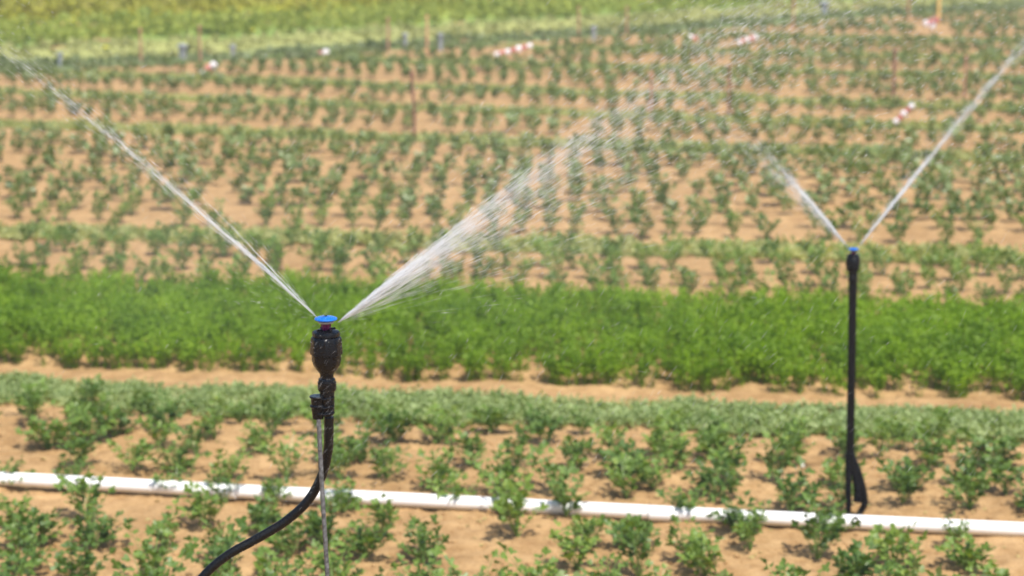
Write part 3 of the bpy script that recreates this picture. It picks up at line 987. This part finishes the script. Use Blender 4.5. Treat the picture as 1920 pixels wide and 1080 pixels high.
wr = np.random.default_rng(31)
def water_obj(name, sets, label, cat, kind=None, group=None):
    P0 = np.concatenate([s[0] for s in sets]); P1 = np.concatenate([s[1] for s in sets]); r = np.concatenate([s[2] for s in sets])
    V, F = filaments(P0, P1, r)
    o = mesh_obj(name, V, F, M_WATER)
    return tag(o, label, cat, group, kind)

# near sprinkler, left jet
oL = np.array(at_y(597, 598, YN - .01)); oR = np.array(at_y(631, 606, YN - .01))
def J(o, a, **k): return jet(o, a, rng=wr, **k)
sets = [J(oL, math.pi - 0.775, spread=0.009, n=650, length=0.20, droop=0.03, depth_spread=0.012, seglen=(.02, .09), rad=.00045, near_dense=0.8),
        J(oL, math.pi - 0.775, spread=0.013, n=800, length=0.95, droop=0.07, depth_spread=0.02, seglen=(.02, .09), rad=.00020, near_dense=0.8, clump=6),
        J(oL, math.pi - 0.775, spread=0.020, n=800, length=1.5, droop=0.07, depth_spread=0.03, seglen=(.012, .05), rad=.00026, near_dense=1.0, clump=5),
        J(oL, math.pi - 0.845, spread=0.005, n=150, length=0.36, droop=0.06, depth_spread=0.02, seglen=(.02, .08), rad=.0002, clump=2),
        J(oL, math.pi - 0.80, spread=0.07, n=600, length=1.1, droop=0.07, depth_spread=0.1, seglen=(.008, .04), rad=.00016),
        J(oL, math.pi - 0.5, spread=0.18, n=120, length=.4, droop=0.12, depth_spread=0.1, seglen=(.006, .02), rad=.0002)]
water_obj("water_jet", sets, "thin white water jet shooting up to the left from the near sprinkler", "water jet", None, "water jets")
sets = [J(oR, 0.675, spread=0.012, n=900, length=0.42, droop=0.03, depth_spread=0.04, seglen=(.03, .12), rad=.00028, tail=0.085),
        J(oR, 0.685, spread=0.012, n=1600, length=0.95, droop=0.05, depth_spread=0.06, seglen=(.03, .10), rad=.00018, tail=0.085),
        J(oR, 0.70, spread=0.016, n=2800, length=1.6, droop=0.05, depth_spread=0.08, seglen=(.02, .06), rad=.00020, tail=0.06, clump=12),
        J(oR, 0.71, spread=0.026, n=1700, length=2.1, droop=0.05, depth_spread=0.10, seglen=(.014, .04), rad=.00024, tail=0.05, clump=10),
        J(oR, 0.66, spread=0.06, n=1400, length=1.8, droop=0.06, depth_spread=0.12, seglen=(.010, .04), rad=.00018, tail=0.09),
        J(oR, 0.50, spread=0.07, n=120, length=.5, droop=0.12, depth_spread=0.1, seglen=(.02, .05), rad=.00010)]
water_obj("water_jet", sets, "broad fan of water spraying up to the right from the near sprinkler", "water jet", None, "water jets")
# far sprinkler
oL2 = np.array(at_y(1593, 466, YF)); oR2 = np.array(at_y(1607, 467, YF))
sets = [J(oL2, math.pi - 0.86, spread=0.022, n=700, length=0.6, droop=0.02, depth_spread=0.06, seglen=(.03, .15), rad=.0006),
        J(oL2, math.pi - 0.84, spread=0.035, n=500, length=1.15, droop=0.05, depth_spread=0.08, seglen=(.03, .12), rad=.0005, tail=0.04),
        J(oL2, math.pi - 0.80, spread=0.08, n=400, length=1.3, droop=0.08, depth_spread=0.1, seglen=(.02, .06), rad=.0004, tail=0.05)]
water_obj("water_jet", sets, "soft blurred water jet leaning left from the sprinkler behind the pipe", "water jet", None, "water jets")
sets = [J(oR2, 0.935, spread=0.010, n=900, length=0.5, droop=0.03, depth_spread=0.03, seglen=(.03, .15), rad=.0006),
        J(oR2, 0.935, spread=0.009, n=1200, length=2.1, droop=0.03, depth_spread=0.03, seglen=(.04, .14), rad=.0005),
        J(oR2, 0.97, spread=0.04, n=400, length=1.0, droop=0.05, depth_spread=0.08, seglen=(.02, .07), rad=.0004)]
water_obj("water_jet", sets, "narrow blurred water jet rising right from the sprinkler behind the pipe", "water jet", None, "water jets")

# loose drops in the air
def drops(n, xr, yr, Yr, ang, dang, ln, rad, rng, dens=None):
    px = rng.uniform(*xr, n); py = rng.uniform(*yr, n); Y = rng.uniform(*Yr, n)
    if dens is not None:
        keep = rng.random(n) < dens(px, py)
        px, py, Y = px[keep], py[keep], Y[keep]; n = len(px)
    P = np.array([at_y(a, b, c) for a, b, c in zip(px, py, Y)])
    a = ang + rng.normal(0, dang, n)
    D = np.stack([np.cos(a), rng.normal(0, .15, n), np.sin(a)], -1)
    l = rng.uniform(*ln, n)
    return P, P + D * l[:, None], rad * (0.5 + rng.random(n) ** 2)
dr = np.random.default_rng(91)
fan = lambda x, y: np.exp(-((y - (600 - (x - 632) * 0.72)) / 150.0) ** 2) * np.clip((x - 700) / 500, 0, 1)
sets = [drops(9000, (700, 2000), (-60, 520), (4.0, 4.75), 0.62, 0.10, (.008, .026), .00030, dr, fan),
        drops(300, (900, 2000), (-60, 420), (4.1, 4.7), 0.6, 0.2, (.004, .014), .0006, dr, fan),
        drops(900, (1300, 2000), (-60, 330), (3.9, 4.8), 0.5, 0.2, (.005, .016), .00036, dr),
        drops(350, (-60, 1980), (-40, 800), (3.6, 5.6), 0.9, 0.35, (.004, .02), .0003, dr),
        drops(1000, (500, 1980), (150, 900), (3.9, 4.8), 0.95, 0.2, (.012, .035), .00022, dr),
        drops(300, (520, 720), (600, 960), (4.15, 4.33), 0.8, 0.15, (.006, .018), .00014, dr),
        drops(450, (-60, 400), (-60, 350), (4.1, 4.7), math.pi - 0.7, 0.10, (.005, .018), .0003, dr, lambda x, y: np.exp(-((y - 90 - x * .8) / 90.0) ** 2))]
water_obj("water_droplets", sets, "fine water droplets drifting through the air around the jets", "water droplets", 'stuff')

# ------------------------------------------------------------------ stakes, risers and striped markers in the far beds
M_RED = noise_mat("rusty_red_paint", (0.36, 0.17, 0.11), (0.45, 0.22, 0.15), scale=6, rough=0.7)
M_ORANGE = noise_mat("orange_paint", (0.58, 0.30, 0.17), (0.64, 0.36, 0.2), scale=6, rough=0.7)
M_BROWN = noise_mat("dark_rusty_steel", (0.17, 0.09, 0.06), (0.27, 0.13, 0.09), scale=6, rough=0.8)
M_YEL = noise_mat("yellow_wood", (0.68, 0.42, 0.12), (0.78, 0.52, 0.18), scale=6, rough=0.7)
M_ZINC = noise_mat("blue_grey_plastic", (0.24, 0.26, 0.27), (0.32, 0.34, 0.35), scale=6, rough=0.5)
def stake(px, ptop, pbase, w, mat, label, lean=0.0):
    b = at(px, pbase)
    b.z = gz(b.x, b.y)
    t = at_y(px, ptop, b.y)
    h = t.z - b.z
    r = 0.58 * w * b.y / F_PX / 2
    root = empty("marker_stake", b)
    m = MB(); m.tube([(0, 0, -0.05), (0, 0, h * 0.5), (lean * h, 0, h)], lambda u_: r * (1.05 - 0.15 * u_), 10)
    m.build("shaft", mat, root)
    m = MB(); m.lathe([(r * 0.9, h - 0.004), (r * 1.45, h), (r * 1.45, h + 0.03), (r * 0.8, h + 0.045)], 12, c=(lean * h, 0))
    m.build("stake_head", mat, root)
    tag(root, label, "stake", "marker stakes in the far field")
stake(265, 58, 122, 7, M_RED, "reddish stake at the field edge, leftmost of all the stakes")
stake(376, 53, 120, 6, M_RED, "thin reddish stake at the field edge behind the leftmost striped marker")
stake(728, 38, 97, 7, M_RED, "red brown stake just left of the orange stake at the field edge")
stake(801, 34, 104, 8, M_ORANGE, "bright orange stake at the edge of the field")
stake(777, 142, 262, 10, M_BROWN, "dark red stake standing among celery below the orange stake", -0.03)
stake(1085, 16, 72, 6, M_RED, "faint reddish stake at the field edge left of the spray's top")
stake(1175, 17, 78, 6, M_RED, "faint reddish stake at the field edge just behind the spray")
stake(1220, 142, 226, 8, M_RED, "reddish stake seen through the spray of the near sprinkler")
stake(1366, 128, 218, 9, M_BROWN, "dark red stake among celery right of the spray")
stake(1487, 0, 56, 6, M_RED, "faint reddish stake at the field edge above the tangled striped marker")
stake(1675, 98, 188, 12, M_BROWN, "thick dark brown stake above the tall leaning striped marker")
stake(1808, 110, 192, 8, M_RED, "reddish stake beside the far jet near the right side")
stake(1703, 0, 36, 7, M_RED, "reddish stake at the field edge beside the yellow stake")
stake(1759, -22, 46, 11, M_YEL, "yellow wooden stake at the top right edge of the field")

def riser(px, ptop, pbase, w, label):
    b = at(px, pbase); b.z = gz(b.x, b.y)
    h = at_y(px, ptop, b.y).z - b.z
    r = w * b.y / F_PX / 2
    root = empty("pipe_riser", b)
    m = MB(); m.tube([(0, 0, -0.04), (0, 0, h * 0.5), (0, 0, h * 0.8)], r * 0.7, 14)
    m.build("riser_tube", M_ZINC, root)
    m = MB(); m.lathe([(r * 0.6, h * 0.8), (r, h * 0.83), (r, h * 0.95), (r * 0.5, h)], 14)
    m.build("riser_cap", M_ZINC, root)
    tag(root, label, "pipe riser", "grey risers along the field edge")
riser(437, 84, 118, 13, "dark grey riser between the two leftmost striped markers")
riser(343, 82, 118, 20, "wide pale grey riser left of the second reddish stake")
riser(113, 98, 126, 12, "bluish riser behind the left jet, leftmost of the risers")
riser(760, 62, 96, 11, "grey riser between the red brown stake and the orange stake")
riser(826, 62, 94, 12, "grey riser just right of the orange stake")
riser(1113, 48, 76, 12, "blue grey riser between the two faint stakes left of the spray")
riser(1545, 2, 36, 18, "wide blue grey riser at the field edge, rightmost of the risers")

M_TW, _n, _b2 = new_mat("white_tape"); _b2.inputs["Base Color"].default_value = (0.80, 0.74, 0.75, 1); _b2.inputs["Roughness"].default_value = 0.4
M_TR, _n, _b3 = new_mat("red_tape"); _b3.inputs["Base Color"].default_value = (0.52, 0.17, 0.14, 1); _b3.inputs["Roughness"].default_value = 0.4
def striped(a, b, w, label, bands=5, seed=0, pbase=None):
    """tube wound with red and white tape, stuck slanting in the soil: a, b lower and upper end in pixels"""
    rng = random.Random(seed)
    foot = at(a[0], a[1] + 5); Y = foot.y
    p0 = Vector((foot.x, Y, gz(foot.x, Y))); p1 = at_y(a[0], a[1], Y); p2 = at_y(b[0], b[1], Y)
    root = empty("striped_marker", p0)
    r = 0.86 * w * Y / F_PX / 2
    ax = (p2 - p1)
    m = MB(); m.tube([Vector((0, 0, -0.03)), (p1 - p0) * 0.6, p1 - p0 + ax * 0.1], 0.006, 8)
    m.build("foot_peg", M_BROWN, root)
    for k in range(bands):
        t0, t1 = k / bands, (k + 1) / bands
        mm = MB()
        c = [p1 - p0 + ax * (t0 + (t1 - t0) * u_) for u_ in (0.0, 0.08, 0.5, 0.92, 1.0)]
        lump = rng.uniform(0.85, 1.25)
        n_ = iter((0.55, 0.85, 1.0, 0.85, 0.55))
        vals = [0.55, 0.9, 1.05, 0.9, 0.55]
        mm.tube(c, lambda t, vals=vals, lump=lump: r * lump * float(np.interp(t, [0, .25, .5, .75, 1], vals)), 12, noise=0.25)
        mm.build("white_band" if k % 2 == 0 else "red_band", M_TW if k % 2 == 0 else M_TR, root)
    tag(root, label, "field marker", "red and white striped field markers")
striped((378, 139), (405, 119), 14, "short striped marker at the field edge, leftmost of all the markers", 3, 1)
striped((617, 97), (582, 109), 13, "striped marker with a red lower end, second from the left", 3, 2)
striped((927, 104), (998, 85), 13, "long low pinkish striped marker in two lumps, top centre of the field", 7, 3)
striped((1290, 69), (1318, 74), 12, "pinkish striped marker left of the tangled one above the spray", 3, 4)
striped((1383, 82), (1420, 68), 12, "tangled pale striped marker lying in the top of the spray", 5, 5)
striped((1732, 46), (1756, 38), 14, "striped marker at the foot of the yellow stake", 3, 6)
striped((1747, 54), (1758, 32), 12, "second striped marker at the foot of the yellow stake, nearer the stake", 2, 8)
striped((1677, 231), (1713, 195), 13, "tall slanting striped marker standing alone below the dark brown stake", 5, 7)

# small yellow flowers at the meadow's edge
M_FLW, _n, _b4 = new_mat("yellow_petals"); _b4.inputs["Base Color"].default_value = (0.85, 0.75, 0.05, 1); _b4.inputs["Roughness"].default_value = 0.6
for px, py, lb in ((373, 47, "round yellow flower head in the meadow above the second reddish stake"), (199, 89, "small yellow flower left of the leftmost stake"),
               (523, 14, "yellow flower head in the meadow near the top edge"), (475, 56, "pale yellow flower in the meadow left of centre")):
    c = at(px, py + 14); c.z = gz(c.x, c.y)
    h = at_y(px, py, c.y).z - c.z
    root = empty("yellow_flower", c)
    m = MB(); m.tube([(0, 0, 0), (0.01, 0, h * .5), (0, 0, h)], 0.006, 6); m.build("stem", M_STALK, root)
    m = MB()
    for i in range(12):
        a = i * math.pi / 6
        m.tube([(0, 0, h), (0.03 * math.cos(a), 0.03 * math.sin(a), h + 0.012), (0.055 * math.cos(a), 0.055 * math.sin(a), h + 0.004)], lambda t: 0.012 * (1.1 - t), 6)
    m.build("petals", M_FLW, root)
    tag(root, lb, "flower", "yellow flowers in the meadow")
# pale stones on the soil of the front bed
M_ST = noise_mat("pale_stone", (0.62, 0.58, 0.48), (0.78, 0.74, 0.62), scale=30, rough=0.8)
for i, (px, py, lb) in enumerate(((1504, 876, "pale stone on bare soil left of the far sprinkler's clamp"), (1568, 911, "pale stone close beside the far sprinkler's foot"), (1553, 1019, "pale stone in front of the white pipe below the far sprinkler"))):
    c = at(px, py); c.z = gz(c.x, c.y)
    m = MB(); m.lathe([(0.004, -0.002), (0.012, 0.002), (0.013, 0.009), (0.007, 0.015), (0.002, 0.016)], 9)
    o = m.build("stone", M_ST); o.location = c; o.rotation_euler = (0.2, 0.3, i)
    tag(o, lb, "stone", "pale stones on the front bed")

# ------------------------------------------------------------------ air full of fine spray
hm = bpy.data.materials.new("hazy_air"); hm.use_nodes = True
hn = hm.node_tree
hn.nodes.remove(hn.nodes["Principled BSDF"])
pv = hn.nodes.new("ShaderNodeVolumePrincipled")
pv.inputs["Color"].default_value = (0.93, 0.95, 0.97, 1)
pv.inputs["Density"].default_value = 0.0023
pv.inputs["Anisotropy"].default_value = 0.2
hn.links.new(pv.outputs[0], hn.nodes["Material Output"].inputs["Volume"])
m = MB(); m.box((0, 40, 0.4), (6000, 6000, 8.0))
hz_ = m.build("haze", hm, smooth=False)
tag(hz_, "thin pale haze of fine spray in the air over the field", "haze", kind='stuff')

# soft mist hanging around the near sprinkler's jets
mm_ = bpy.data.materials.new("fine_mist"); mm_.use_nodes = True
mn = mm_.node_tree; mn.nodes.remove(mn.nodes["Principled BSDF"])
tc = mn.nodes.new("ShaderNodeTexCoord")
ln_ = mn.nodes.new("ShaderNodeVectorMath"); ln_.operation = 'LENGTH'
mn.links.new(tc.outputs["Object"], ln_.inputs[0])
mr = mn.nodes.new("ShaderNodeMapRange"); mr.interpolation_type = 'SMOOTHSTEP'
mr.inputs[1].default_value = 0.1; mr.inputs[2].default_value = 1.0; mr.inputs[3].default_value = 0.19; mr.inputs[4].default_value = 0.0
mn.links.new(ln_.outputs["Value"], mr.inputs[0])
nz = mn.nodes.new("ShaderNodeTexNoise"); nz.inputs["Scale"].default_value = 2.2; nz.inputs["Detail"].default_value = 2
mn.links.new(tc.outputs["Object"], nz.inputs["Vector"])
mu_ = mn.nodes.new("ShaderNodeMath"); mu_.operation = 'MULTIPLY'
mn.links.new(mr.outputs[0], mu_.inputs[0]); mn.links.new(nz.outputs["Fac"], mu_.inputs[1])
pv2 = mn.nodes.new("ShaderNodeVolumePrincipled"); pv2.inputs["Color"].default_value = (0.95, 0.97, 1, 1); pv2.inputs["Anisotropy"].default_value = 0.2
mn.links.new(mu_.outputs[0], pv2.inputs["Density"]); mn.links.new(pv2.outputs[0], mn.nodes["Material Output"].inputs["Volume"])
for nm, lb, c, sc_ in (("water_mist", "faint white mist drifting left of the near sprinkler's head", at_y(330, 470, 4.9), (0.62, 0.45, 0.36)),
                       ("water_mist", "faint white mist under the near sprinkler's right hand spray", at_y(1000, 400, 4.8), (0.75, 0.45, 0.42))):
    m = MB(); m.lathe([(math.sin(a * math.pi / 12), -math.cos(a * math.pi / 12)) for a in range(1, 12)], 24)
    o = m.build(nm, mm_); o.location = c; o.scale = sc_
    tag(o, lb, "mist", kind='stuff')
